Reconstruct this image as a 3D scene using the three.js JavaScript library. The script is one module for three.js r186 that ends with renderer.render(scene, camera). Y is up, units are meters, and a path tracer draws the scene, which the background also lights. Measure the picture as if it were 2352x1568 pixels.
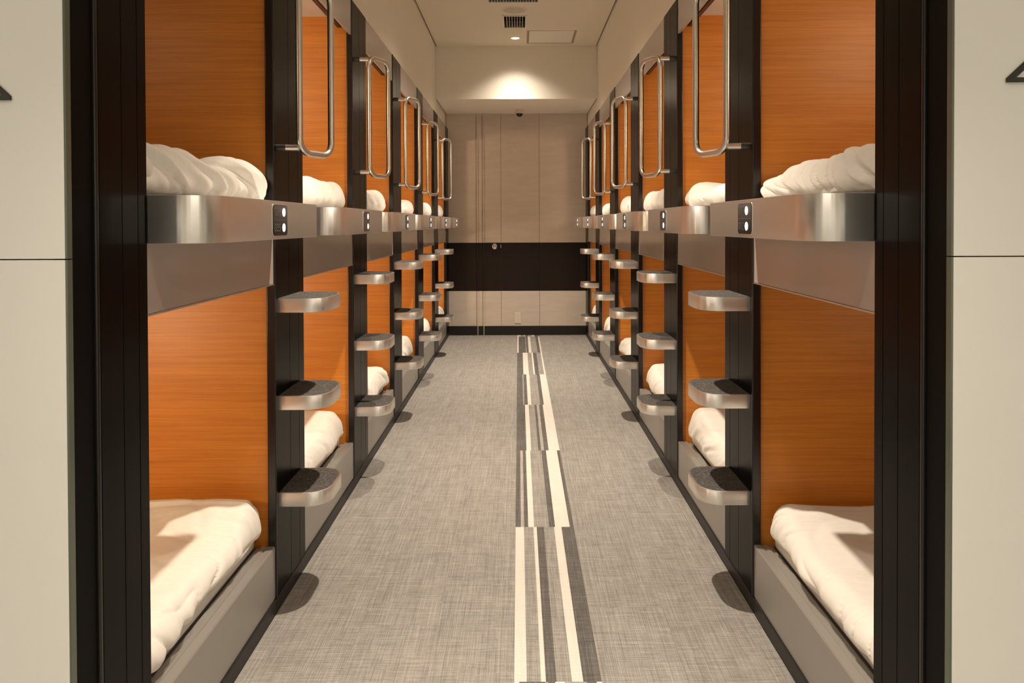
import * as THREE from 'three';
import { RoundedBoxGeometry } from 'three/addons/geometries/RoundedBoxGeometry.js';
import { mergeGeometries, mergeVertices, toCreasedNormals } from 'three/addons/utils/BufferGeometryUtils.js';
import { RectAreaLightUniformsLib } from 'three/addons/lights/RectAreaLightUniformsLib.js';
import { FontLoader } from 'three/addons/loaders/FontLoader.js';
import { TextGeometry } from 'three/addons/geometries/TextGeometry.js';
import { createNoise3D } from 'simplex-noise';

// ---------------------------------------------------------------- camera, light, exposure
const scene = new THREE.Scene();
scene.background = new THREE.Color(0x000000);
const FOCAL = 1700, FW = 2352, FH = 1568, PPX = 1191, PPY = 536;
const camera = new THREE.PerspectiveCamera(2 * Math.atan(FH / 2 / FOCAL) * 180 / Math.PI, FW / FH, 0.02, 60);
camera.position.set(0.0155, 1.2, 0);
camera.rotation.order = 'YXZ';
camera.rotation.set(-0.013, 0, -0.0033);
camera.setViewOffset(FW, FH, FW / 2 - PPX, FH / 2 - PPY, FW, FH);
camera.updateMatrixWorld(true);

const renderer = new THREE.WebGLRenderer({ antialias: true });
renderer.toneMapping = THREE.LinearToneMapping;
renderer.toneMappingExposure = 1.0;
renderer.shadowMap.enabled = true;
RectAreaLightUniformsLib.init();

const WARM = new THREE.Color().setRGB(1.0, 0.87, 0.71), LOBBY_WHITE = new THREE.Color().setRGB(1.0, 0.92, 0.80);       // the downlights
const DOWN_MAIN = 23, DOWN_MID = 3.4, DOWN_WIDE = 0.05, LOBBY_MAIN = 5.5, LOBBY_BACK = 28;                          // candela, beam and spill
const DOWN_AT = [-2.45, 0.60, 2.64, 4.68, 6.716];             // distance down the corridor
const BUNK_LAMP = { left_lower: [95, 120, 120, 120, 120, 120], left_upper: [16, 110, 110, 110, 110, 110], right_lower: [16, 22, 22, 22, 22, 22], right_upper: [62, 80, 80, 80, 80, 80] };

// ---------------------------------------------------------------- measures (metres)
const W = 0.7375;              // half the corridor, to the face of the bunk rows
const P = 1.087;               // one bay
const PN0 = 1.193;             // near edge of the first post
const POSTW = 0.308;
const TOP = 2.22, CEIL = 2.879, END = 7.98, FRONT = 1.249;
const BAYS = 6;
const ORD = ['first', 'second', 'third', 'fourth', 'fifth', 'sixth', 'seventh'];
const sideName = (s) => (s < 0 ? 'left' : 'right');

// ---------------------------------------------------------------- random and noise
function rng(seed) { let a = seed >>> 0; return () => { a |= 0; a = a + 0x6D2B79F5 | 0; let t = Math.imul(a ^ a >>> 15, 1 | a); t = t + Math.imul(t ^ t >>> 7, 61 | t) ^ t; return ((t ^ t >>> 14) >>> 0) / 4294967296; }; }
const N3 = createNoise3D(rng(11));
const clamp = (x, a, b) => Math.min(b, Math.max(a, x));
const smooth = (a, b, x) => { const t = clamp((x - a) / (b - a), 0, 1); return t * t * (3 - 2 * t); };

// ---------------------------------------------------------------- textures
function tex(w, h, fn, srgb = true) {
  const data = new Uint8Array(w * h * 4);
  for (let y = 0; y < h; y++) for (let x = 0; x < w; x++) {
    const c = fn(x, y), i = (y * w + x) * 4;
    data[i] = clamp(c[0], 0, 255); data[i + 1] = clamp(c[1], 0, 255); data[i + 2] = clamp(c[2], 0, 255); data[i + 3] = 255;
  }
  const t = new THREE.DataTexture(data, w, h);
  t.magFilter = THREE.LinearFilter; t.minFilter = THREE.LinearMipmapLinearFilter; t.generateMipmaps = true;
  t.wrapS = t.wrapT = THREE.RepeatWrapping;
  if (srgb) t.colorSpace = THREE.SRGBColorSpace;
  t.needsUpdate = true;
  return t;
}
// woven vinyl carpet: crossing threads of uneven tone; bands = [[upTo, tone], ...] across the plank
const TONE = { mid: [143, 138, 132], dark: [92, 88, 84], cream: [210, 204, 194], light: [162, 156, 149] };
function carpetTex(seed, bands) {
  const w = 256, h = 1024, r = rng(seed);
  const lineSet = (n, len, lo, hi) => {
    const rows = [];
    for (let i = 0; i < n; i++) {
      const a = new Float32Array(len); let x = 0, base = (r() - 0.5) * 0.6;
      while (x < len) { const L = lo + r() * (hi - lo) | 0, v = base + (r() - 0.5) * 1.5; for (let k = x; k < Math.min(len, x + L); k++) a[k] = v; x += L; }
      rows.push(a);
    }
    return rows;
  };
  const V = lineSet(w, h, 30, 200), H = lineSet(h, w, 14, 90);
  return tex(w, h, (x, y) => {
    const f = (x + 0.5) / w;
    let tone = 'mid';
    for (const [to, t] of bands) { if (f <= to) { tone = t; break; } }
    const amp = tone === 'cream' ? 8 : tone === 'dark' ? 24 : 27;
    const v = (V[x][y] * 0.62 + V[(x + 1) % w][y] * 0.2 + H[y][x] * 0.62 + H[(y + 1) % h][x] * 0.2) * amp + 4 * N3(x / 90, y / 130, seed) * (tone === 'cream' ? 0.3 : 1) + (r() - 0.5) * 8;
    const c = TONE[tone];
    return [c[0] + v, c[1] + v, c[2] + v * 0.97];
  });
}
const MIDS = [[1, 'mid']];
const carpetGrey = [1, 2, 3, 4].map((k) => carpetTex(100 + k, MIDS));
const STRIPES = [
  [[.145, 'cream'], [.31, 'mid'], [.365, 'cream'], [.485, 'dark'], [.66, 'mid'], [.79, 'cream'], [1, 'dark']],
  [[.09, 'dark'], [.15, 'light'], [.22, 'dark'], [.32, 'cream'], [.58, 'mid'], [.68, 'dark'], [.935, 'cream'], [1, 'dark']],
  [[.235, 'dark'], [.345, 'cream'], [.51, 'mid'], [.57, 'dark'], [.64, 'light'], [.745, 'dark'], [1, 'cream']],
  [[.19, 'dark'], [.22, 'light'], [.32, 'dark'], [.42, 'cream'], [.68, 'mid'], [.78, 'dark'], [1, 'cream']],
  [[.22, 'dark'], [.41, 'cream'], [.57, 'mid'], [.63, 'cream'], [.77, 'dark'], [.94, 'mid'], [1, 'cream']],
  [[.06, 'cream'], [.35, 'dark'], [.39, 'mid'], [.47, 'dark'], [.58, 'cream'], [.83, 'mid'], [.94, 'dark'], [1, 'cream']],
];
const carpetStripe = STRIPES.map((b, i) => carpetTex(200 + i, b));

// teak veneer, grain lying level (uv in metres, 1 m square)
function woodTex(seed) {
  const w = 512, h = 1024, r = rng(seed);
  const fine = Float32Array.from({ length: h }, () => r() - 0.5);
  return tex(w, h, (x, y) => {
    const u = x / w, yy = y / h;
    const wob = 0.004 * N3(u * 1.6, yy * 3, seed);
    const a = N3(u * 1.3, (yy + wob) * 46, seed + 1), b = N3(u * 2.6, (yy + wob) * 130, seed + 2), c = N3(u * 9, yy * 330, seed + 3), big = N3(u * 0.7, yy * 7, seed + 4);
    const flame = Math.pow(Math.max(0, N3(u * 2.0, (yy + wob * 2) * 22, seed + 5)), 2);
    const v = a * 5 + b * 6 + c * 5 + big * 4 - flame * 9 + fine[y] * 9;
    return [208 + v, 129 + v * 0.95, 44 + v * 0.7];
  });
}
const woodT = woodTex(7);
const woodB = woodTex(19);
// pale laminate with a fine level brushed grain
const laminateT = tex(256, 512, (x, y) => { const v = 5 * N3(x / 60, y / 1.6, 3) + 4 * N3(x / 20, y / 0.9, 4) + 3 * N3(x / 90, y / 40, 5); return [216 + v, 202 + v, 190 + v]; });
const darkGrainT = tex(256, 256, (x, y) => { const v = 3 * N3(x / 1.7, y / 70, 9) + 2 * N3(x / 6, y / 120, 8); return [8 + v, 6 + v, 5 + v]; });
// brushed metal: fine level lines in roughness
const brushT = tex(128, 512, (x, y) => { const v = 22 * N3(y / 1.3, x / 90, 21) + 14 * N3(y / 5, x / 120, 22); return [128 + v, 128 + v, 128 + v]; }, false);
// grip tape speckle
const gripT = (() => { const r = rng(5); return tex(256, 256, () => { const v = (r() - 0.5) * 46 + (r() > 0.93 ? 34 : 0); return [72 + v, 68 + v, 65 + v]; }); })();
// sateen-striped cotton
const linenT = tex(512, 256, (x, y) => { const st = (x % 16) < 8 ? 0 : -3, v = 2.5 * N3(x / 40, y / 40, 31) + st; return [240 + v, 234 + v, 225 + v]; });
linenT.repeat.set(6, 3);
const linenBump = tex(256, 256, (x, y) => { const v = 30 * N3(x / 26, y / 26, 41) + 18 * N3(x / 9, y / 9, 42); return [128 + v, 128 + v, 128 + v]; }, false);
const plasterB = tex(256, 256, (x, y) => { const v = 30 * N3(x / 3, y / 3, 51) + 20 * N3(x / 9, y / 9, 52); return [128 + v, 128 + v, 128 + v]; }, false);

// ---------------------------------------------------------------- materials
const std = (o) => new THREE.MeshPhysicalMaterial(o);
const lin = (r, g, b) => new THREE.Color().setRGB(r, g, b);
const M = {
  wood: std({ map: woodT, roughness: 0.42, name: 'teak_veneer' }),
  wood2: std({ map: woodB, roughness: 0.42, name: 'teak_veneer_b' }),
  black: std({ map: darkGrainT, roughness: 0.28, specularIntensity: 0.16, name: 'black_stained_board' }),
  blackTrim: std({ color: lin(0.012, 0.010, 0.009), roughness: 0.25, name: 'black_gloss_trim' }),
  jamb: std({ color: lin(0.003, 0.003, 0.003), roughness: 0.5, specularIntensity: 0.15, name: 'black_jamb' }),
  fascia: std({ color: lin(0.49, 0.42, 0.38), roughness: 0.13, metalness: 0.05, name: 'grey_gloss_laminate' }),
  rail: std({ color: lin(0.42, 0.40, 0.37), roughness: 0.38, metalness: 0.55, name: 'silver_grey_paint' }),
  alu: std({ color: lin(0.90, 0.88, 0.85), roughness: 0.40, metalness: 1, anisotropy: 0.65, roughnessMap: null, name: 'brushed_aluminium' }),
  aluPlain: std({ color: lin(0.78, 0.76, 0.73), roughness: 0.34, metalness: 1, name: 'satin_aluminium' }),
  steel: std({ color: lin(0.72, 0.69, 0.64), roughness: 0.30, metalness: 1, name: 'satin_steel' }),
  chrome: std({ color: lin(0.85, 0.85, 0.86), roughness: 0.10, metalness: 1, name: 'polished_steel' }),
  darkChrome: std({ color: lin(0.07, 0.065, 0.06), roughness: 0.06, metalness: 1, name: 'dark_mirror_steel' }),
  bracket: std({ color: lin(0.03, 0.028, 0.026), roughness: 0.35, name: 'black_bracket' }),
  grip: std({ map: gripT, roughness: 0.9, name: 'grey_grip_tape' }),
  plate: std({ color: lin(0.012, 0.012, 0.014), roughness: 0.12, name: 'black_acrylic' }),
  plateMark: std({ color: lin(0.16, 0.15, 0.13), roughness: 0.5, name: 'engraved_grey' }),
  led: std({ color: lin(0.9, 0.9, 0.95), emissive: lin(0.93, 0.94, 1.0), emissiveIntensity: 3.0, roughness: 0.4, name: 'white_indicator' }),
  linen: std({ map: linenT, bumpMap: linenBump, bumpScale: 0.0012, roughness: 0.85, sheen: 0.15, sheenColor: lin(1, 0.98, 0.95), name: 'white_sateen_cotton' }),
  sheet: std({ color: lin(0.80, 0.77, 0.71), roughness: 0.9, name: 'white_sheet' }),
  podWhite: std({ color: lin(0.72, 0.64, 0.56), roughness: 0.7, name: 'warm_white_panel' }),
  plaster: std({ color: lin(0.93, 0.87, 0.77), bumpMap: plasterB, bumpScale: 0.0004, roughness: 0.9, name: 'cream_plaster' }),
  lobbyWall: std({ color: lin(0.82, 0.81, 0.78), bumpMap: plasterB, bumpScale: 0.0004, roughness: 0.9, name: 'white_plaster' }),
  ceiling: std({ color: lin(0.80, 0.72, 0.58), bumpMap: plasterB, bumpScale: 0.0003, roughness: 0.92, name: 'cream_ceiling_paint' }),
  hatch: std({ color: lin(0.80, 0.74, 0.65), roughness: 0.85, name: 'hatch_paint' }),
  board: std({ color: lin(0.30, 0.26, 0.21), roughness: 0.9, name: 'brown_fibreboard' }),
  glassWhite: std({ color: lin(0.72, 0.71, 0.66), roughness: 0.16, name: 'white_back_painted_glass' }),
  glassEdge: std({ color: lin(0.10, 0.115, 0.085), roughness: 0.2, name: 'green_glass_edge' }),
  laminate: std({ map: laminateT, roughness: 0.28, name: 'pale_brushed_laminate' }),
  bandDark: std({ color: lin(0.019, 0.013, 0.010), roughness: 0.3, specularIntensity: 0.4, name: 'dark_brown_laminate' }),
  guide: std({ color: lin(0.50, 0.46, 0.42), roughness: 0.4, metalness: 0.8, name: 'grey_guide_metal' }),
  kick: std({ color: lin(0.010, 0.009, 0.008), roughness: 0.45, name: 'black_kick_strip' }),
  backing: std({ color: lin(0.16, 0.14, 0.12), roughness: 0.9, name: 'board_backing' }),
  ventFrame: std({ color: lin(0.78, 0.72, 0.63), roughness: 0.5, name: 'cream_vent_metal' }),
  duct: std({ color: lin(0.07, 0.07, 0.07), roughness: 0.8, name: 'dark_grey_duct_lining' }),
  mesh: std({ color: lin(0.58, 0.52, 0.42), roughness: 0.7, name: 'speaker_mesh' }),
  groove: std({ color: lin(0.36, 0.29, 0.20), roughness: 0.8, name: 'tan_groove' }),
  cover: std({ color: lin(0.76, 0.70, 0.60), roughness: 0.45, name: 'cream_plastic' }),
  dome: std({ color: lin(0.01, 0.01, 0.01), roughness: 0.08, name: 'smoked_dome' }),
  lampGlow: std({ color: lin(1, 0.95, 0.85), emissive: lin(1.0, 0.86, 0.66), emissiveIntensity: 2.2, roughness: 0.4, name: 'downlight_lens' }),
  bunkGlow: std({ color: lin(1, 0.9, 0.75), emissive: lin(1.0, 0.75, 0.45), emissiveIntensity: 1.2, roughness: 0.4, name: 'bunk_lamp_lens' }),
  slot: std({ color: lin(0.03, 0.025, 0.02), roughness: 0.8, name: 'dark_slot' }),
};
const carpetMat = carpetGrey.map((t, i) => std({ map: t, bumpMap: t, bumpScale: 0.0008, roughness: 0.88, name: 'woven_carpet_' + i }));
const stripeMat = carpetStripe.map((t, i) => std({ map: t, bumpMap: t, bumpScale: 0.0006, roughness: 0.88, name: 'striped_carpet_' + i }));

// ---------------------------------------------------------------- geometry in bunk space (u out into the corridor, y up, d down the corridor)
function metricUV(g) {                                             // uv in metres by the way each face points
  g = g.index ? g.toNonIndexed() : g;
  const p = g.attributes.position, n = g.attributes.normal, uv = new Float32Array(p.count * 2);
  for (let i = 0; i < p.count; i++) {
    const ax = Math.abs(n.getX(i)), ay = Math.abs(n.getY(i)), az = Math.abs(n.getZ(i));
    const q = az >= ax && az >= ay ? [p.getX(i), p.getY(i)] : ax >= ay ? [p.getZ(i), p.getY(i)] : [p.getX(i), p.getZ(i)];
    uv[i * 2] = q[0]; uv[i * 2 + 1] = q[1];
  }
  g.setAttribute('uv', new THREE.BufferAttribute(uv, 2));
  return g;
}
function box(u0, u1, y0, y1, d0, d1, r = 0) {
  const w = Math.abs(u1 - u0), h = Math.abs(y1 - y0), l = Math.abs(d1 - d0);
  const g = r > 0 ? new RoundedBoxGeometry(w, h, l, 2, Math.min(r, w / 2.01, h / 2.01, l / 2.01)) : new THREE.BoxGeometry(w, h, l);
  g.translate((u0 + u1) / 2, (y0 + y1) / 2, (d0 + d1) / 2);
  return metricUV(g);
}
function toWorldSide(g, s) {                                        // bunk space -> axes of the room, on side s
  g = g.clone();
  for (const k of ['position', 'normal']) {
    const a = g.attributes[k];
    for (let i = 0; i < a.count; i++) a.setXYZ(i, -s * a.getX(i), a.getY(i), -a.getZ(i));
  }
  if (s < 0) {
    if (g.index) { const ix = g.index; for (let i = 0; i < ix.count; i += 3) { const t = ix.getX(i + 1); ix.setX(i + 1, ix.getX(i + 2)); ix.setX(i + 2, t); } } else {
      for (const k of Object.keys(g.attributes)) {
        const a = g.attributes[k], z = a.itemSize;
        for (let i = 0; i < a.count; i += 3) for (let c = 0; c < z; c++) { const t = a.array[(i + 1) * z + c]; a.array[(i + 1) * z + c] = a.array[(i + 2) * z + c]; a.array[(i + 2) * z + c] = t; }
      }
    }
  }
  return g;
}
const merge = (list) => mergeGeometries(list.map((g) => { g = g.index ? g.toNonIndexed() : g; if (!g.attributes.uv) g = metricUV(g); for (const k of Object.keys(g.attributes)) if (!['position', 'normal', 'uv'].includes(k)) g.deleteAttribute(k); return g; }));
const taken = {};
function numbered(name) { const k = taken[name] = (taken[name] ?? -1) + 1; return k ? name + '_' + String(k).padStart(3, '0') : name; }
const shadows = (m) => { m.castShadow = true; m.receiveShadow = true; return m; };
function thing(name, pos, label, category, group, kind) {
  const g = new THREE.Group(); g.name = kind === 'structure' && !(name in taken) ? (taken[name] = 0, name) : numbered(name);
  g.position.set(...pos); g.userData = { label, category };
  if (group) g.userData.group = group;
  if (kind) { g.userData.kind = kind; }
  scene.add(g); return g;
}
function put(parent, name, geom, mat, label) { const m = shadows(new THREE.Mesh(geom, mat)); m.name = name; if (label) m.userData.label = label; parent.add(m); return m; }
function single(name, geom, mat, pos, label, category, group, kind) {
  const m = shadows(new THREE.Mesh(geom, mat)); m.name = numbered(name); m.position.set(...pos); m.userData = { label, category };
  if (group) m.userData.group = group; if (kind) m.userData.kind = kind; scene.add(m); return m;
}
const sidePos = (s, u, y, d) => [s * (W - u), y, -d];
const cache = {};
const G = (key, s, make) => cache[key + s] ??= toWorldSide(make(), s);   // one shared geometry for each shape and side

// flat outline in (u, d) raised from y0 to y1 with a small bevel; uv run up the sides so that the brushed sheen stands upright
function slab(points, y0, y1, bevel, crease = 0.6) {
  const sh = new THREE.Shape(points.map(([u, d]) => new THREE.Vector2(u, d)));
  let g = new THREE.ExtrudeGeometry(sh, { depth: y1 - y0 - 2 * bevel, bevelEnabled: bevel > 0, bevelThickness: bevel, bevelSize: bevel, bevelOffset: -bevel, bevelSegments: 2, curveSegments: 12 });
  g.rotateX(Math.PI / 2); g.translate(0, y1 - bevel, 0);            // (x, y, z) -> (u, -z, d)
  g = toCreasedNormals(g, crease);
  const p = g.attributes.position, n = g.attributes.normal, uv = new Float32Array(p.count * 2);
  for (let i = 0; i < p.count; i++) {
    if (Math.abs(n.getY(i)) > 0.85) { uv[i * 2] = p.getX(i); uv[i * 2 + 1] = p.getZ(i); } else { uv[i * 2] = p.getY(i); uv[i * 2 + 1] = n.getZ(i) < 0 ? p.getX(i) + p.getZ(i) : p.getX(i) - p.getZ(i); }
  }
  g.setAttribute('uv', new THREE.BufferAttribute(uv, 2));
  return g;
}
function arc(cu, cd, r, a0, a1, n) { const o = []; for (let i = 0; i <= n; i++) { const a = a0 + (a1 - a0) * i / n; o.push([cu + r * Math.cos(a), cd + r * Math.sin(a)]); } return o; }
function superArc(cu, cd, ru, rd, a0, a1, n, e = 0.86) { const o = []; for (let i = 0; i <= n; i++) { const a = a0 + (a1 - a0) * i / n, c = Math.cos(a), q = Math.sin(a); o.push([cu + ru * Math.sign(c) * Math.abs(c) ** e, cd + rd * Math.sign(q) * Math.abs(q) ** e]); } return o; }

// ================================================================ the setting
// ---- carpet floor: planks of 0.23 by 0.99 m, laid in columns with shifted joints
const floor = thing('floor', [0, 0, 0], 'grey woven vinyl plank floor with a band of cream and dark stripes', 'floor', null, 'structure');
{
  const slabG = merge([box(-3.2, 3.2, -0.1, -0.008, -3.2, 0.951), box(-3.2, 3.2, -0.1, -0.008, 0.951, END + 0.2)]);
  put(floor, 'subfloor', toWorldSide(slabG, 1), M.backing);
  const lobby = box(-3.2, 3.2, -0.008, 0, -3.2, 0.951); lobby.attributes.uv.array.forEach((v, i, a) => { a[i] = i % 2 ? v / 0.99 : v / 0.23; });
  put(floor, 'lobby_carpet', toWorldSide(lobby, 1), carpetMat[0]);
  const plankGeo = {};
  const plank = (wd, ln) => plankGeo[wd.toFixed(4) + '_' + ln.toFixed(4)] ??= (() => {
    const g = new THREE.BoxGeometry(wd - 0.00012, 0.008, ln - 0.0003), uv = g.attributes.uv, p = g.attributes.position;
    for (let i = 0; i < p.count; i++) uv.setXY(i, (p.getX(i) + wd / 2) / 0.23, (ln / 2 - p.getZ(i)) / 0.99);
    return g;
  })();
  const r = rng(77), R0 = 1.925, L = 0.991;
  const cols = [[-0.735, -0.69], [-0.69, -0.46], [-0.46, -0.23], [-0.23, 0], [0, 0.23], [0.23, 0.46], [0.46, 0.69], [0.69, 0.735]];
  const shift = [0.5, 0.21, 0.72, 0.44, 0, 0.62, 0.18, 0.75];
  cols.forEach(([x0, x1], c) => {
    for (let k = -2; k < 8; k++) {
      const d0 = Math.max(0.951, R0 + (k - shift[c]) * L), d1 = Math.min(END - 0.006, R0 + (k + 1 - shift[c]) * L);
      if (d1 - d0 < 0.02) continue;
      const striped = c === 4, mat = striped ? stripeMat[((k % 6) + 6) % 6] : carpetMat[r() * 4 | 0];
      const m = put(floor, 'carpet_plank', plank(x1 - x0, d1 - d0), mat, striped ? 'carpet plank with cream and dark stripes' : undefined);
      m.position.set((x0 + x1) / 2, -0.004 - r() * 0.0001, -(d0 + d1) / 2);
    }
  });
}
// room box: x, y, distance d
const rbox = (x0, x1, y0, y1, d0, d1, r = 0) => box(x0, x1, y0, y1, -d1, -d0, r);
// ---- ceiling with a shadow gap along both walls
const UW = W + 0.0275, GAP = 0.014;
const ceiling = thing('ceiling', [0, 0, 0], 'cream painted ceiling above the corridor between the bunk rows', 'ceiling', null, 'structure');
{
  const HX0 = 0.0915, HX1 = 0.5355, HD0 = 6.45, HD1 = 6.925;         // opening of the access hatch
  const V1 = [-0.0175 - 0.1835, -0.0175 + 0.1835, 5.25, 5.62], V2 = [-0.0105 - 0.0865, -0.0105 + 0.0865, 6.0, 6.35];   // duct openings
  const pts = ([x0, x1, d0, d1]) => [[x0, -d0], [x1, -d0], [x1, -d1], [x0, -d1]].map(([x, y]) => new THREE.Vector2(x, y));
  const sh = new THREE.Shape(pts([-UW + GAP, UW - GAP, FRONT, 7.0295]));
  for (const h of [[HX0, HX1, HD0, HD1], V1, V2]) sh.holes.push(new THREE.Path(pts(h)));
  const board = (q, t, y) => metricUV(new THREE.ExtrudeGeometry(q, { depth: t, bevelEnabled: false }).rotateX(Math.PI / 2).translate(0, y, 0));
  put(ceiling, 'ceiling_board', board(sh, 0.05, CEIL + 0.05), M.ceiling);
  put(ceiling, 'lobby_ceiling_board', rbox(-3.2, 3.2, CEIL, CEIL + 0.05, -3.2, FRONT), M.ceiling);
  // the slab above, seen through the narrow gaps
  const deck = new THREE.Shape(pts([-UW - 0.1, UW + 0.1, FRONT, END + 0.1]));
  for (const h of [V1, V2]) deck.holes.push(new THREE.Path(pts(h)));
  put(ceiling, 'slab_above', board(deck, 0.02, CEIL + 0.15), M.ceiling);
  // sheet-metal ducts rising from the two vents
  for (const [x0, x1, d0, d1] of [V1, V2]) put(ceiling, 'duct', merge([rbox(x0 - 0.003, x0, CEIL + 0.001, CEIL + 0.7, d0, d1), rbox(x1, x1 + 0.003, CEIL + 0.001, CEIL + 0.7, d0, d1), rbox(x0, x1, CEIL + 0.001, CEIL + 0.7, d0 - 0.003, d0), rbox(x0, x1, CEIL + 0.001, CEIL + 0.7, d1, d1 + 0.003), rbox(x0, x1, CEIL + 0.7, CEIL + 0.703, d0, d1)]), M.duct, 'dark grey lined duct');
}
for (const s of [-1, 1]) {
  single('wall_' + sideName(s), rbox(s < 0 ? -UW - 0.1 : UW, s < 0 ? -UW : UW + 0.1, TOP, CEIL + 0.05, FRONT, END + 0.1), M.plaster, [0, 0, 0], `cream wall above the ${sideName(s)} row of bunks`, 'wall', null, 'structure');
  single('baseboard_' + sideName(s), rbox(s < 0 ? -W - 0.02 : W - 0.002, s < 0 ? -W + 0.002 : W + 0.02, 0, 0.043, FRONT + 0.07, END - 0.012, 0.002), M.kick, [0, 0, 0], `black kick strip along the floor under the ${sideName(s)} bunks`, 'baseboard', null, 'structure');
  // entrance wall: white back-painted glass sheets on a board, black jamb beside the corridor
  const w = thing('wall_entrance_' + sideName(s), [0, 0, 0], `off-white glass-clad wall ${sideName(s)} of the corridor mouth`, 'wall', null, 'structure');
  const X = (a, b) => (s < 0 ? [-b, -a] : [a, b]);
  put(w, 'backing_board', rbox(...X(W + 0.006, 3.2), 0, CEIL, FRONT, FRONT + 0.05), M.backing);
  for (const [y0, y1] of [[0.004, 1.142], [1.144, CEIL]]) {
    const pn = put(w, 'glass_panel', rbox(...X(W + 0.0035, 3.19), y0, y1, FRONT - 0.016, FRONT - 0.0005, 0.0008), M.glassWhite);
    put(pn, 'polished_edge', rbox(...X(W, W + 0.0035), y0, y1, FRONT - 0.0145, FRONT - 0.0005), M.glassEdge, 'greenish glass edge');
  }
  put(w, 'jamb', rbox(...X(W + 0.004, W + 0.03), 0, CEIL, FRONT, FRONT + 0.068), M.jamb, 'black jamb');
}
single('wall_lobby_left', rbox(-3.3, -3.2, 0, CEIL, -3.2, FRONT), M.lobbyWall, [0, 0, 0], 'white side wall of the lobby left of the camera', 'wall', null, 'structure');
single('wall_lobby_right', rbox(3.2, 3.3, 0, CEIL, -3.2, FRONT), M.lobbyWall, [0, 0, 0], 'white side wall of the lobby right of the camera', 'wall', null, 'structure');
single('wall_lobby_back', rbox(-3.3, 3.3, 0, CEIL, -3.3, -3.2), M.lobbyWall, [0, 0, 0], 'white wall of the lobby behind the camera', 'wall', null, 'structure');
single('ceiling_beam', merge([rbox(-UW + 0.0005, UW - 0.0005, 2.383, CEIL + 0.01, 7.03, 7.045), rbox(-UW + GAP * 0.7, UW - GAP * 0.7, 2.383, CEIL, 7.045, END + 0.05)]), M.plaster, [0, 0, 0], 'boxed cream ceiling beam in front of the end wall', 'beam', null, 'structure');

// ---- end wall: laminate panels with dark middle band, a door leaf and two guides
const back = thing('wall_back', [0, 0, 0], 'end wall of pale grained laminate panels with a dark band', 'wall', null, 'structure');
put(back, 'backing_board', rbox(-1.0, 1.0, 0, CEIL, END + 0.016, END + 0.1), M.board);
const pieces = (parent, x0, x1, lift = 0) => {
  for (const [y0, y1, m, nm] of [[0.0985, 0.476, M.laminate, 'panel'], [0.477, 0.997, M.bandDark, 'band_panel'], [0.998, 2.382, M.laminate, 'panel']])
    put(parent, nm, rbox(x0, x1, y0, y1, END - lift, END + 0.014, 0.0012), m, nm === 'band_panel' ? 'dark brown band panel' : undefined);
};
for (const [a, b] of [[-0.76, -0.4412], [-0.4388, -0.3752], [-0.1708, 0.2397], [0.2421, 0.76]]) pieces(back, a, b);
for (const x of [-0.4257, -0.3605]) for (const [y0, y1, m, l] of [[0.002, 0.098, M.guide, 'short grey metal guide foot'], [0.0985, 0.4765, M.laminate], [0.477, 0.9975, M.bandDark], [0.998, 2.38, M.laminate]])
  put(back, 'guide_strip', rbox(x - 0.006, x + 0.006, y0, y1, END - 0.013, END - 0.0005, 0.001), m, l);
const door = thing('door_1', [-0.273, 0, -END], 'narrow laminate door leaf with round steel knob in end wall', 'door', null, 'structure');
{
  const g = new THREE.Group(); pieces(g, -0.3728, -0.1732);
  for (const m of [...g.children]) { m.geometry.translate(0.273, 0, END); door.add(m); }
  const knob = put(door, 'knob', new THREE.LatheGeometry([[0, 0.05], [0.018, 0.049], [0.029, 0.043], [0.033, 0.034], [0.03, 0.026], [0.016, 0.02], [0.013, 0.012], [0.03, 0.006], [0.031, 0]].map(([x, y]) => new THREE.Vector2(x, y)).reverse(), 32), M.chrome, 'round polished steel knob');
  knob.rotation.x = Math.PI / 2; knob.position.set(0.03, 0.957, 0.0005);
  put(door, 'strike', rbox(0.0960, 0.0990, 0.94, 0.975, -0.002, 0.004), M.chrome, 'small steel latch strike');
}
single('baseboard_back', rbox(-0.76, 0.76, 0, 0.0975, END - 0.010, END + 0.014, 0.001), M.kick, [0, 0, 0], 'black baseboard along the end wall', 'baseboard', null, 'structure');
{
  const o = thing('wall_outlet', [0.006, 0.186, -END + 0.0001], 'small beige wall outlet low on the end wall', 'outlet');
  put(o, 'cover_plate', rbox(-0.033, 0.033, -0.058, 0.058, -0.007, 0, 0.002).translate(0, 0, 0), M.cover);
  for (const y of [-0.022, 0.022]) { const f = put(o, 'socket', rbox(-0.016, 0.016, y - 0.014, y + 0.014, -0.0075, -0.0065), M.cover); for (const x of [-0.006, 0.006]) put(f, 'slot', rbox(x - 0.001, x + 0.001, y - 0.005, y + 0.005, -0.0079, -0.0074), M.slot); }
  for (const c of o.children) c.position.z = 0;
}

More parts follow.
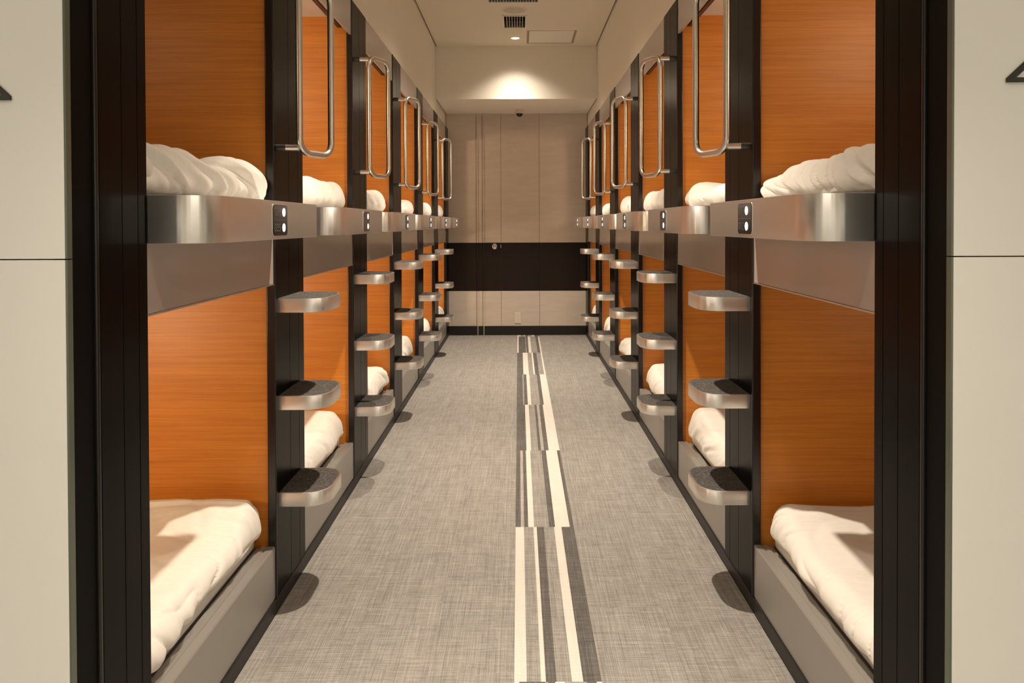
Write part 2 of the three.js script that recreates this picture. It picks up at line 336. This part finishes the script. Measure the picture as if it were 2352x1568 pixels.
// ---- things on the ceiling
for (const [d, ix, x] of [...DOWN_AT.map((d, i) => [d, i, i ? -0.008 : -1.9]), [-0.4, 5, -1.35], [-0.4, 6, 1.35], [DOWN_AT[0], 7, 1.9]]) {
  const lab = ['downlight in the lobby ceiling by the back wall, on the left', 'downlight in the lobby ceiling above the camera', 'downlight in the corridor ceiling by the second bunk posts', 'downlight in the corridor ceiling by the fourth bunk posts', 'small round downlight glowing in ceiling beside the access hatch', 'downlight in the lobby ceiling left of the camera', 'downlight in the lobby ceiling right of the camera', 'downlight in the lobby ceiling by the back wall, on the right'][ix];
  const o = thing('downlight', [x, CEIL, -d], lab, 'ceiling light', 'recessed downlights along the corridor');
  put(o, 'trim_ring', new THREE.LatheGeometry([[0.040, -0.001], [0.044, -0.004], [0.050, -0.003], [0.052, 0]].map(([x, y]) => new THREE.Vector2(x, y)), 36), M.ventFrame);
  const lens = put(o, 'lens', new THREE.CylinderGeometry(0.036, 0.036, 0.002, 36), M.lampGlow, 'glowing lens'); lens.position.y = -0.0012;
  const aim = (cd, ang, pen) => { const l = new THREE.SpotLight(ix === 0 || ix > 4 ? LOBBY_WHITE : WARM, cd, 0, ang * Math.PI / 180, pen, 2); l.position.set(0, -0.012, 0); l.target.position.set(0, -2, 0); l.shadow.radius = 1.1; l.castShadow = true; l.name = 'beam'; l.target.name = 'beam_target'; o.add(l); o.add(l.target); };
  if (ix === 0 || ix === 7) aim(LOBBY_BACK, 65, 0.8); else if (ix > 4) aim(LOBBY_MAIN, 74, 0.7); else { aim(DOWN_MAIN, [0, 36, 42, 42, 40][ix], 1.0); aim(DOWN_MID * (ix === 4 ? 1.25 : 1), 58, 1.0); aim(DOWN_WIDE, 65, 0.12); }
}
function vent(x, d0, d1, wide, n, label) {
  const o = thing('ceiling_vent', [x, CEIL, -(d0 + d1) / 2], label, 'vent', 'air vents in the corridor ceiling'), l = (d1 - d0) / 2, f = 0.016;
  put(o, 'frame', merge([rbox(-wide / 2 - f, wide / 2 + f, -0.006, 0.0, -l - f, -l, 0.002), rbox(-wide / 2 - f, wide / 2 + f, -0.006, 0.0, l, l + f, 0.002), rbox(-wide / 2 - f, -wide / 2, -0.006, 0.0, -l, l, 0.002), rbox(wide / 2, wide / 2 + f, -0.006, 0.0, -l, l, 0.002)]), M.ventFrame);
  const slat = rbox(-0.0018, 0.0018, -0.0055, 0.012, -l, l);
  for (let k = 1; k < n; k++) put(o, 'slat', slat, M.ventFrame).position.x = -wide / 2 + wide * k / n;
}
vent(-0.0175, 5.25, 5.62, 0.367, 17, 'larger slatted air vent at the top edge of the picture');
vent(-0.0105, 6.0, 6.35, 0.173, 8, 'smaller slatted air vent between speaker and downlight');
{
  const o = thing('ceiling_speaker', [-0.012, CEIL, -5.83], 'round cream ceiling speaker between the two air vents', 'speaker');
  put(o, 'rim', new THREE.LatheGeometry([[0.088, -0.004], [0.092, -0.007], [0.099, -0.005], [0.102, 0]].map(([x, y]) => new THREE.Vector2(x, y)), 48), M.ventFrame);
  put(o, 'grille', new THREE.CylinderGeometry(0.0885, 0.0885, 0.003, 48).translate(0, -0.002, 0), M.mesh, 'round perforated grille');
  const h = thing('access_hatch', [0.3135, CEIL, -6.6875], 'square painted access hatch in the ceiling near the beam', 'hatch');
  put(h, 'hatch_panel', rbox(-0.197, 0.197, 0.001, 0.02, -0.2125, 0.2125, 0.002), M.hatch);
  put(h, 'hatch_frame', merge([rbox(-0.222, -0.218, 0, 0.03, -0.2375, 0.2375), rbox(0.218, 0.222, 0, 0.03, -0.2375, 0.2375), rbox(-0.218, 0.218, 0, 0.03, -0.2375, -0.2335), rbox(-0.218, 0.218, 0, 0.03, 0.2335, 0.2375)]), M.hatch);
  put(h, 'seal', rbox(-0.221, 0.221, 0.006, 0.026, -0.2365, 0.2365), M.groove, 'tan groove around the hatch');
  const c = thing('dome_camera', [0.03, 2.383, -7.70], 'small white dome camera with dark lens under the beam', 'camera');
  put(c, 'housing', new THREE.LatheGeometry([[0, 0], [0.043, 0], [0.045, -0.004], [0.045, -0.034], [0.041, -0.04], [0.034, -0.041]].map(([x, y]) => new THREE.Vector2(x, y)).reverse(), 32), M.cover);
  put(c, 'dome', new THREE.SphereGeometry(0.034, 28, 14, 0, Math.PI * 2, Math.PI / 2, Math.PI / 2).translate(0, -0.04, 0), M.dome, 'dark smoked dome');
}

// ================================================================ the bunk rows
// post: three stained boards and a glossy near edge trim
const postParts = (from) => {
  const e = [from + 0.012, from + (POSTW - from) * 0.48, from + (POSTW - from) * 0.80, POSTW];
  return {
    face_board: [0, 1, 2].map((i) => box(-0.024, 0, 0.0, TOP, e[i] + (i ? 0.0009 : 0), e[i + 1], 0.0016)),
    edge_trim: [box(-0.026, 0.0015, 0.0, TOP + 0.001, from, from + 0.0105, 0.004)],
  };
};
// ledge between upper and lower bunk
const ledgeOutline = () => [[-0.018, 0.309], [-0.018, 1.08], [0.128, 1.08], ...arc(0.128, 1.073, 0.007, Math.PI / 2, 0, 4), ...superArc(0.060, 0.393, 0.075, 0.090, 0, -Math.PI / 2, 26, 1.0), [0.003, 0.3045], [0.003, 0.309]].reverse();
// step: D-shaped brushed rim with grip pad
const stepOutline = (i = 0) => [[0.0, 0.027 + i], ...superArc(0.080, 0.113, 0.074 - i, 0.086 - i, -Math.PI / 2, 0, 18, 0.94), ...superArc(0.080, 0.184, 0.074 - i, 0.086 - i, 0, Math.PI / 2, 18, 0.94), [0.0, 0.27 - i]];
const STEPS = [[0.969, 'top'], [0.664, 'middle'], [0.36, 'bottom']];

// flat plate with round corners on the ledge front: spans d and y, stands off u
function roundPlate(d0, d1, y0, y1, r, u, t) {
  const sh = new THREE.Shape(); sh.moveTo(d0 + r, y0); sh.lineTo(d1 - r, y0); sh.absarc(d1 - r, y0 + r, r, -Math.PI / 2, 0); sh.lineTo(d1, y1 - r); sh.absarc(d1 - r, y1 - r, r, 0, Math.PI / 2); sh.lineTo(d0 + r, y1); sh.absarc(d0 + r, y1 - r, r, Math.PI / 2, Math.PI); sh.lineTo(d0, y0 + r); sh.absarc(d0 + r, y0 + r, r, Math.PI, Math.PI * 1.5);
  const g = new THREE.ExtrudeGeometry(sh, { depth: t - 0.0005, bevelEnabled: true, bevelThickness: 0.0005, bevelSize: 0.0005, bevelOffset: -0.0005, bevelSegments: 1, curveSegments: 5 });
  g.rotateY(-Math.PI / 2); g.scale(-1, 1, 1);                      // (x, y, z) -> (z, y, x), mirrored
  const p = toCreasedNormals(g, 0.5), ix = p.attributes;
  for (const k of Object.keys(ix)) { const a = ix[k], z = a.itemSize; for (let i = 0; i < a.count; i += 3) for (let c = 0; c < z; c++) { const q = a.array[(i + 1) * z + c]; a.array[(i + 1) * z + c] = a.array[(i + 2) * z + c]; a.array[(i + 2) * z + c] = q; } }
  p.deleteAttribute('normal'); p.computeVertexNormals(); p.translate(u, 0, 0);
  return metricUV(p);
}
function handleGeo() {
  const A = [0.072, 0.03], B = [0.134, 0.175], y0 = 1.425, y1 = 1.968, r = 0.045, pts = [];
  const len = Math.hypot(B[0] - A[0], B[1] - A[1]), at = (t, y) => new THREE.Vector3(A[0] + (B[0] - A[0]) * t / len, y, A[1] + (B[1] - A[1]) * t / len);
  const corner = (cx, cy, a0) => { for (let i = 0; i <= 8; i++) { const a = a0 + Math.PI / 2 * i / 8; pts.push(at(cx + r * Math.cos(a), cy + r * Math.sin(a))); } };
  corner(len - r, y0 + r, -Math.PI / 2); corner(len - r, y1 - r, 0); corner(r, y1 - r, Math.PI / 2); corner(r, y0 + r, Math.PI);
  class Loop extends THREE.Curve { getPoint(t, o = new THREE.Vector3()) { const n = pts.length, f = (t % 1) * n, i = Math.floor(f); return o.lerpVectors(pts[i % n], pts[(i + 1) % n], f - i); } }
  return new THREE.TubeGeometry(new Loop(), 180, 0.0108, 14, true);
}
function stub(y, u0, u1, r) { return new THREE.CylinderGeometry(r, r, u1 - u0, 20).rotateZ(Math.PI / 2).translate((u0 + u1) / 2, y, 0.03); }

// quilts: closed, puffed slabs with folds
function quilt(o) {
  const nd = o.fine ? 170 : 96, nu = o.fine ? 120 : 72, pos = [], idx = [];
  const ease = (t, k) => Math.sign(t) * (1 - (1 - Math.abs(t)) ** k);
  const edge = (t, p) => Math.sqrt(Math.max(0, 1 - Math.abs(t) ** p));
  const half = (top) => {
    const base = pos.length / 3;
    for (let i = 0; i <= nd; i++) for (let j = 0; j <= nu; j++) {
      const a = ease(i / nd * 2 - 1, 1.9), b = ease(j / nu * 2 - 1, 2.3);
      const t = (a + 1) / 2, q = (b + 1) / 2;
      const hd = (o.d1 - o.d0) / 2, hu = Math.abs(o.u1 - o.u0) / 2, rc = o.rc ?? 0.075, R = o.R ?? 0.058;
      // rounded outline in plan, half-round edge in section
      let x = Math.abs(a) * hd, z = Math.abs(b) * hu, cx = (x - hd + rc) / rc, cz = (z - hu + rc) / rc;
      if (cx > 0 && cz > 0) { const nx = cx * Math.sqrt(1 - cz * cz / 2), nz = cz * Math.sqrt(1 - cx * cx / 2); x = hd - rc + nx * rc; z = hu - rc + nz * rc; cx = nx; cz = nz; }
      const inside = cx > 0 && cz > 0 ? rc * (1 - Math.hypot(cx, cz)) : Math.min(hd - x, hu - z);
      const e = inside >= R ? 1 : Math.sqrt(Math.max(0, R * R - (R - inside) ** 2)) / R;
      let d = (o.d0 + o.d1) / 2 + Math.sign(a) * x, u = (o.u0 + o.u1) / 2 - Math.sign(b) * z;
      u += (o.wave ?? 0.012) * N3(d * 3.1, o.seed, 0.4) * smooth(0.0, -1, b);
      const H = o.H * o.prof(t, q), mid = o.y + o.low;
      pos.push(u, top ? mid + (H - o.low) * e : mid - o.low * e, d);
    }
    for (let i = 0; i < nd; i++) for (let j = 0; j < nu; j++) {
      const p = base + i * (nu + 1) + j, r = p + 1, s = p + nu + 1, v = s + 1;
      if (top) idx.push(p, s, r, r, s, v); else idx.push(p, r, s, r, v, s);
    }
  };
  half(true); half(false);
  let g = new THREE.BufferGeometry();
  g.setAttribute('position', new THREE.Float32BufferAttribute(pos, 3)); g.setIndex(idx);
  g = mergeVertices(g, 1e-5); g.computeVertexNormals();
  // the sign of u grows towards the corridor, so u0 (front) > u1 (back): turn faces out if needed
  const P0 = g.attributes.position, Nn = g.attributes.normal;
  let up = 0; for (let i = 0; i < P0.count; i += 7) if (P0.getY(i) > o.y + o.low + 0.02) up += Nn.getY(i);
  if (up < 0) { const ix = g.index.array; for (let i = 0; i < ix.length; i += 3) { const t = ix[i + 1]; ix[i + 1] = ix[i + 2]; ix[i + 2] = t; } g.computeVertexNormals(); }
  const nn = g.attributes.normal.clone();
  for (let i = 0; i < P0.count; i++) {
    const u = P0.getX(i), y = P0.getY(i), d = P0.getZ(i);
    const front = smooth(-0.20, -0.02, u), far = smooth(o.d1 - 0.16, o.d1 - 0.01, d), side = Math.max(front, far * 0.8);
    const sl = o.slant ?? 3, c = o.crease ?? 1;
    const q = N3(d * 2.4, u * 2.4, o.seed + 1) * 0.009;
    const warp = N3(d * 1.7, y * 5, o.seed + 2) * 0.5;
    // long soft folds running up the front, with narrow creases between them
    const soft = N3(d * 8 + y * sl * 1.6 + warp, u * 1.4 + y * 1.5, o.seed + 3) * 0.0075 + N3(d * 19 + y * sl * 4 + warp * 2.4, u * 2 + y * 2.5, o.seed + 6) * 0.0046;
    const pinch = (1 - Math.abs(N3(d * 6.5 + y * sl * 1.6 + warp * 1.4, u * 1.6 - y * 2.4, o.seed + 4))) ** 9 * 0.0085;
    const topfold = (1 - Math.abs(N3(u * 4 + d * 3, d * 1.8 - u, o.seed + 5))) ** 9;
    let a = q + (soft - pinch) * side * c - topfold * 0.006 * (1 - side * 0.8) * c;
    if (y < o.y + 0.012) a *= 0.2;
    P0.setXYZ(i, Math.min(u + nn.getX(i) * a, d < 0.32 ? -0.030 : -0.008), Math.max(y + nn.getY(i) * a, o.y), clamp(d + nn.getZ(i) * a, o.d0 - 0.01, 1.101));
  }
  g.computeVertexNormals();
  const uv = new Float32Array(P0.count * 2);
  for (let i = 0; i < P0.count; i++) { uv[i * 2] = P0.getZ(i); uv[i * 2 + 1] = P0.getX(i) + P0.getY(i) * 0.8; }
  g.setAttribute('uv', new THREE.BufferAttribute(uv, 2));
  return g;
}
const gauss = (t, c, w) => Math.exp(-(((t - c) / w) ** 2));
const QUILTS = {
  leftUpper: () => quilt({ seed: 1.3, y: 1.262, H: 0.122, low: 0.045, d0: 0.16, d1: 1.090, u0: -0.022, u1: -1.15, crease: 1.9, slant: 6, fine: 1, prof: (t, q) => 0.86 + 0.12 * gauss(t, 0.34, 0.19) - 0.17 * gauss(t, 0.60, 0.075) + 0.12 * gauss(t, 0.78, 0.13) - 0.18 * smooth(0.86, 1.0, t) }),
  rightUpper: () => quilt({ seed: 5.1, y: 1.262, H: 0.118, low: 0.045, d0: 0.16, d1: 1.090, u0: -0.022, u1: -1.15, crease: 1.3, fine: 1, slant: -5, prof: (t, q) => 0.92 + 0.12 * gauss(t, 0.33, 0.2) + 0.05 * gauss(t, 0.72, 0.1) - 0.30 * smooth(0.76, 1, t) }),
  leftLower: () => quilt({ seed: 2.2, y: 0.236, H: 0.135, low: 0.035, d0: 0.16, d1: 1.100, rc: 0.045, R: 0.05, u0: -0.034, u1: -1.3, fine: 1, crease: 1.0, prof: (t, q) => 0.60 + 0.34 * gauss(t, 0.97, 0.13) + 0.05 * gauss(t, 0.3, 0.2) + 0.07 * gauss(t, 0.925, 0.010) }),
  rightLower: () => quilt({ seed: 9.4, y: 0.236, H: 0.135, low: 0.035, d0: 0.16, d1: 1.090, u0: -0.030, u1: -1.3, fine: 1, crease: 0.7, prof: (t, q) => 0.60 + 0.26 * gauss(t, 1.0, 0.16) }),
  upperA: () => quilt({ seed: 13.7, y: 1.262, H: 0.128, low: 0.05, d0: 0.12, d1: 1.090, u0: -0.020, u1: -1.1, pa: 3.4, prof: (t) => 0.92 + 0.1 * gauss(t, 0.62, 0.2) }),
  upperB: () => quilt({ seed: 17.2, y: 1.262, H: 0.124, low: 0.05, d0: 0.12, d1: 1.088, u0: -0.024, u1: -1.1, pa: 4.2, crease: 0.8, prof: (t) => 0.88 + 0.12 * gauss(t, 0.75, 0.18) }),
  upperC: () => quilt({ seed: 23.9, y: 1.262, H: 0.096, low: 0.045, d0: 0.12, d1: 1.090, u0: -0.018, u1: -1.1, pa: 6, crease: 1.1, prof: (t) => 0.9 + 0.2 * gauss(t, 0.86, 0.12) }),
  lowerA: () => quilt({ seed: 29.5, y: 0.236, H: 0.128, low: 0.035, d0: 0.12, d1: 1.088, u0: -0.028, u1: -1.3, pa: 6, crease: 0.7, prof: (t) => 0.88 + 0.14 * gauss(t, 0.88, 0.1) }),
  lowerB: () => quilt({ seed: 31.8, y: 0.236, H: 0.125, low: 0.035, d0: 0.12, d1: 1.085, u0: -0.026, u1: -1.3, pa: 5, crease: 0.8, prof: (t) => 0.95 }),
  lowerC: () => quilt({ seed: 37.1, y: 0.236, H: 0.140, low: 0.035, d0: 0.12, d1: 1.088, u0: -0.030, u1: -1.3, pa: 5, crease: 0.7, prof: (t) => 0.86 + 0.2 * gauss(t, 0.85, 0.14) }),
};
const font = await new FontLoader().loadAsync('fonts/droid/droid_sans_regular.typeface.json');

for (const s of [-1, 1]) {
  const side = sideName(s), D = (k) => PN0 + k * P;
  // ---- posts
  for (let k = 0; k <= BAYS; k++) {
    const from = k === 0 ? 0.125 : 0, upTo = k === BAYS ? END - 0.02 - D(k) : null;
    const where = k === 0 ? `nearest black post of the ${side} row, beside the pale entrance wall` : k === BAYS ? `last black post of the ${side} row, against the end wall` : `${ORD[k]} black post from the entrance in the ${side} row, carrying steps`;
    const o = thing('bunk_post', sidePos(s, 0, 0, D(k)), where, 'post', `black posts of the ${side} bunk row`);
    if (upTo) put(o, 'face_board', G('postLast', s, () => box(-0.024, 0, 0, TOP, 0.012, upTo, 0.0016)), M.black);
    else postParts(from).face_board.forEach((g, i) => put(o, 'face_board', G('post' + (k === 0) + i, s, () => g), M.black));
    put(o, 'edge_trim', G('trim' + (k === 0), s, () => postParts(from).edge_trim[0]), M.blackTrim, 'glossy black near edge');
  }
  for (let k = 0; k < BAYS; k++) {
    const d0 = D(k), nth = ORD[k], near = k === 0 ? 0.126 : 0.038, wd = k % 2 ? M.wood2 : M.wood;
    // ---- lower and upper capsule shells
    for (const [tier, y0, y1] of [['lower', 0.05, 1.06], ['upper', 1.175, 2.157]]) {
      const o = thing('sleeping_capsule', sidePos(s, 0, tier === 'lower' ? 0 : y0, d0), `${nth} ${tier} sleeping capsule from the entrance in the ${side} row, lined in orange teak`, 'capsule', `${tier} capsules of the ${side} row`);
      const off = tier === 'lower' ? 0 : -y0, key = tier + (k === 0);
      const gp = (nm, a, m, l, r) => put(o, nm, G('cap' + key + nm + a.join(), s, () => box(a[0], a[1], a[2] + off, a[3] + off, a[4], a[5], r ?? 0)), m, l);
      gp('side_panel', [-2.05, -0.030, y0, y1, 1.107, 1.119], wd, 'orange teak side panel');
      gp('side_panel', [-2.05, -0.030, y0, y1, near, near + 0.012], wd, 'orange teak side panel');
      gp('edge_trim', [-0.030, -0.0265, y0, y1, 1.1065, 1.1195], M.rail, 'thin grey edge trim');
      gp('back_panel', [-2.06, -2.05, y0, y1, near, 1.119], M.podWhite);
      if (tier === 'lower') {
        gp('ceiling_panel', [-2.05, -0.030, 1.05, 1.06, near + 0.0125, 1.1065], M.podWhite);
        gp('bed_base', [-2.05, -0.062, 0.15, 0.19, near + 0.0125, 1.1065], M.backing);
        put(o, 'front_rail', G('rail', s, () => {
          const sh = new THREE.Shape([[-0.004, 0.0445], [-0.004, 0.2015], [-0.0075, 0.205], [-0.024, 0.205], [-0.026, 0.2025], [-0.030, 0.2025], [-0.032, 0.205], [-0.044, 0.205], [-0.0475, 0.1985], [-0.061, 0.1985], [-0.061, 0.0445]].map(([x, y]) => new THREE.Vector2(x, y)));
          const g = new THREE.ExtrudeGeometry(sh, { depth: P - POSTW - 0.003, bevelEnabled: false }); g.translate(0, 0, POSTW + 0.0015);
          return metricUV(toCreasedNormals(g, 0.4));
        }), M.rail, 'silver grey bed rail');
        gp('fascia', [-0.014, -0.003, 1.018, 1.1635, POSTW + 0.001, P - 0.001], M.fascia, 'glossy grey-brown fascia', 0.001);
        gp('fascia_lip', [-0.016, -0.001, 1.0135, 1.0175, POSTW + 0.001, P - 0.001], M.aluPlain, 'thin metal lip', 0.0008);
      } else {
        gp('ceiling_panel', [-2.05, -0.030, 2.147, 2.157, near + 0.0125, 1.1065], M.podWhite);
        gp('bed_base', [-2.05, -0.029, 1.18, 1.215, near + 0.0125, 1.1065], M.backing);
        gp('fascia', [-0.014, -0.003, 2.06, TOP, POSTW + 0.001, P - 0.001], M.fascia, 'glossy grey-brown fascia', 0.001);
        gp('curtain_track', [-0.070, -0.050, 2.095, 2.1465, near + 0.03, 1.100], M.bracket, 'black curtain track', 0.002);
      }
      // lamp at the head of the capsule
      const power = BUNK_LAMP[side + '_' + tier][k];
      const ly = (tier === 'lower' ? 0.80 : 1.93), lp = thing('reading_lamp', sidePos(s, -0.78, ly, d0 + near + 0.0122), `flat reading lamp on the near wall inside the ${nth} ${tier} capsule of the ${side} row`, 'lamp', 'flat reading lamps inside the capsules');
      put(lp, 'lamp_body', G('lampBody', s, () => box(-0.11, 0.11, -0.055, 0.055, 0, 0.022, 0.004)), M.cover);
      put(lp, 'lens', G('lampLens', s, () => box(-0.1, 0.1, -0.045, 0.045, 0.0222, 0.0245)), M.bunkGlow, 'glowing lens');
      const al = new THREE.RectAreaLight(new THREE.Color().setRGB(1, 0.76, 0.46), power, 0.19, 0.085); al.position.set(0, 0, -0.027); al.name = 'glow'; lp.add(al);
    }
    // ---- mattresses and quilts
    for (const tier of ['lower', 'upper']) {
      const y = tier === 'lower' ? 0.19 : 1.215;
      single('mattress', G('mat' + tier + (k === 0), s, () => box(-2.02, -0.066, 0.0005, 0.045, near + 0.03, 1.095, 0.02)), M.sheet, sidePos(s, 0, y, d0), `thin sheeted mattress in the ${nth} ${tier} capsule of the ${side} row`, 'mattress', `mattresses of the ${side} ${tier} capsules`);
      const kind = k === 0 ? side + (tier === 'lower' ? 'Lower' : 'Upper') : tier + 'ABC'[(s < 0 ? [0, 0, 1, 2, 0, 1] : [0, 2, 0, 1, 2, 0])[k]];
      single('quilt', G('q' + kind, s, () => { const g = QUILTS[kind](); g.translate(0, tier === 'lower' ? -0.236 : -1.262, 0); return g; }), M.linen, sidePos(s, 0, tier === 'lower' ? 0.236 : 1.262, d0),
        `puffy white striped quilt in the ${nth} ${tier} capsule of the ${side} row`, 'quilt', `white quilts in the ${side} ${tier} capsules`);
    }
    // ---- ledge with number plate
    const lg = thing('number_ledge', sidePos(s, 0, 1.162, d0), `brushed aluminium ledge with two lit indicators, ${nth} from the entrance on the ${side}`, 'ledge', `aluminium ledges of the ${side} row`);
    put(lg, 'ledge_band', G('ledge', s, () => slab(ledgeOutline(), 0, 0.099, 0.002)), M.alu);
    const plate = put(lg, 'number_plate', G('plate', s, () => roundPlate(0.666, 0.780, 0.010, 0.089, 0.011, 0.1335, 0.004)), M.plate, 'black number plate');
    const edge = put(lg, 'plate_frame', G('plateFrame', s, () => roundPlate(0.6645, 0.7815, 0.0085, 0.0905, 0.0125, 0.1335, 0.0028)), M.steel, 'bright plate edge');
    const flip = s > 0;                                              // lights lie to the right as one faces the plate from the entrance
    const dl = flip ? 0.705 : 0.749, dn0 = flip ? 0.722 : 0.674;
    for (const y of [0.030, 0.070]) put(plate, 'indicator_light', G('ind' + y, s, () => new THREE.CylinderGeometry(0.0108, 0.0108, 0.001, 28).rotateZ(Math.PI / 2).translate(0.1378, y, dl)), M.led, 'round white indicator');
    put(plate, 'divider_line', G('div', s, () => box(0.1374, 0.1378, 0.0492, 0.0502, 0.672, 0.776)), M.plateMark);
    if (k === 0) (s < 0 ? ['035', '036'] : ['012', '011']).forEach((txt, i) => {
      const g = new TextGeometry(txt, { font, size: 0.019, depth: 0.0004, curveSegments: 5 });
      g.computeBoundingBox(); const bw = g.boundingBox.max.x; g.scale(0.046 / bw, 1, 1);
      const m = put(plate, 'number', g, M.plateMark, 'grey number ' + txt);
      m.rotation.y = s < 0 ? Math.PI / 2 : -Math.PI / 2;
      // facing the corridor: text runs towards +d on the left, towards -d on the right
      m.position.set(-s * 0.1376, i ? 0.061 : 0.021, s < 0 ? -dn0 : -(dn0 + 0.050));
    });
    // ---- steps and handle on the post at the far end of the bay
    if (k < BAYS - 1) {
      const dp = D(k + 1);
      for (const [y, nm] of STEPS) {
        const st = thing('step', sidePos(s, 0, y - 0.044, dp), `${nm} aluminium step on the ${ORD[k + 1]} post of the ${side} row`, 'step', `aluminium steps of the ${side} row`);
        put(st, 'rim', G('stepRim', s, () => slab(stepOutline(), 0, 0.044, 0.0022)), M.alu);
        put(st, 'tread_pad', G('stepPad', s, () => slab(stepOutline(0.007), 0.0435, 0.0448, 0)), M.grip, 'dark grey grip pad');
      }
      const h = thing('grab_handle', sidePos(s, 0, 1.425, dp), `satin steel loop handle on the ${ORD[k + 1]} post of the ${side} row`, 'handle', `steel handles of the ${side} row`);
      put(h, 'rail', G('handle', s, () => handleGeo().translate(0, -1.425, 0)), M.steel);
      for (const y of [0.014, 0.529]) {
        const b = put(h, 'bracket', G('brk' + y, s, () => stub(y, 0.0002, 0.030, 0.0115)), M.bracket, 'black bracket base');
        put(b, 'collar', G('col' + y, s, () => stub(y, 0.030, 0.070, 0.0105)), M.steel);
      }
    }
  }
}

// ---- triangular signs on the entrance walls
for (const s of [-1, 1]) {
  const b = 0.16, t = 0.0095, hgt = b / 2 * 0.98, sh = new THREE.Shape([[-b / 2, 0], [b / 2, 0], [b / 2, 0.007], [0.004, hgt], [-0.004, hgt], [-b / 2, 0.007]].map(([x, y]) => new THREE.Vector2(x, y)));
  sh.holes.push(new THREE.Path([[-b / 2 + 0.0155, 0.008], [0, hgt - 0.014], [b / 2 - 0.0155, 0.008]].map(([x, y]) => new THREE.Vector2(x, y))));
  const g = new THREE.ExtrudeGeometry(sh, { depth: 0.003, bevelEnabled: true, bevelSize: 0.0006, bevelThickness: 0.0006, bevelOffset: -0.0006, bevelSegments: 1 });
  const x = s < 0 ? 0.0155 + (31 - PPX) / 1379 - b / 2 : 0.0155 + (2308 - PPX) / 1379 + b / 2;
  single('triangle_sign', toCreasedNormals(g, 0.4), M.darkChrome, [x, s < 0 ? 1.408 : 1.432, -(FRONT - 0.0168)], `dark mirror-polished triangle sign on the ${side(s)} entrance wall`, 'sign', 'triangle signs at the entrance');
}
function side(s) { return sideName(s); }

renderer.render(scene, camera);
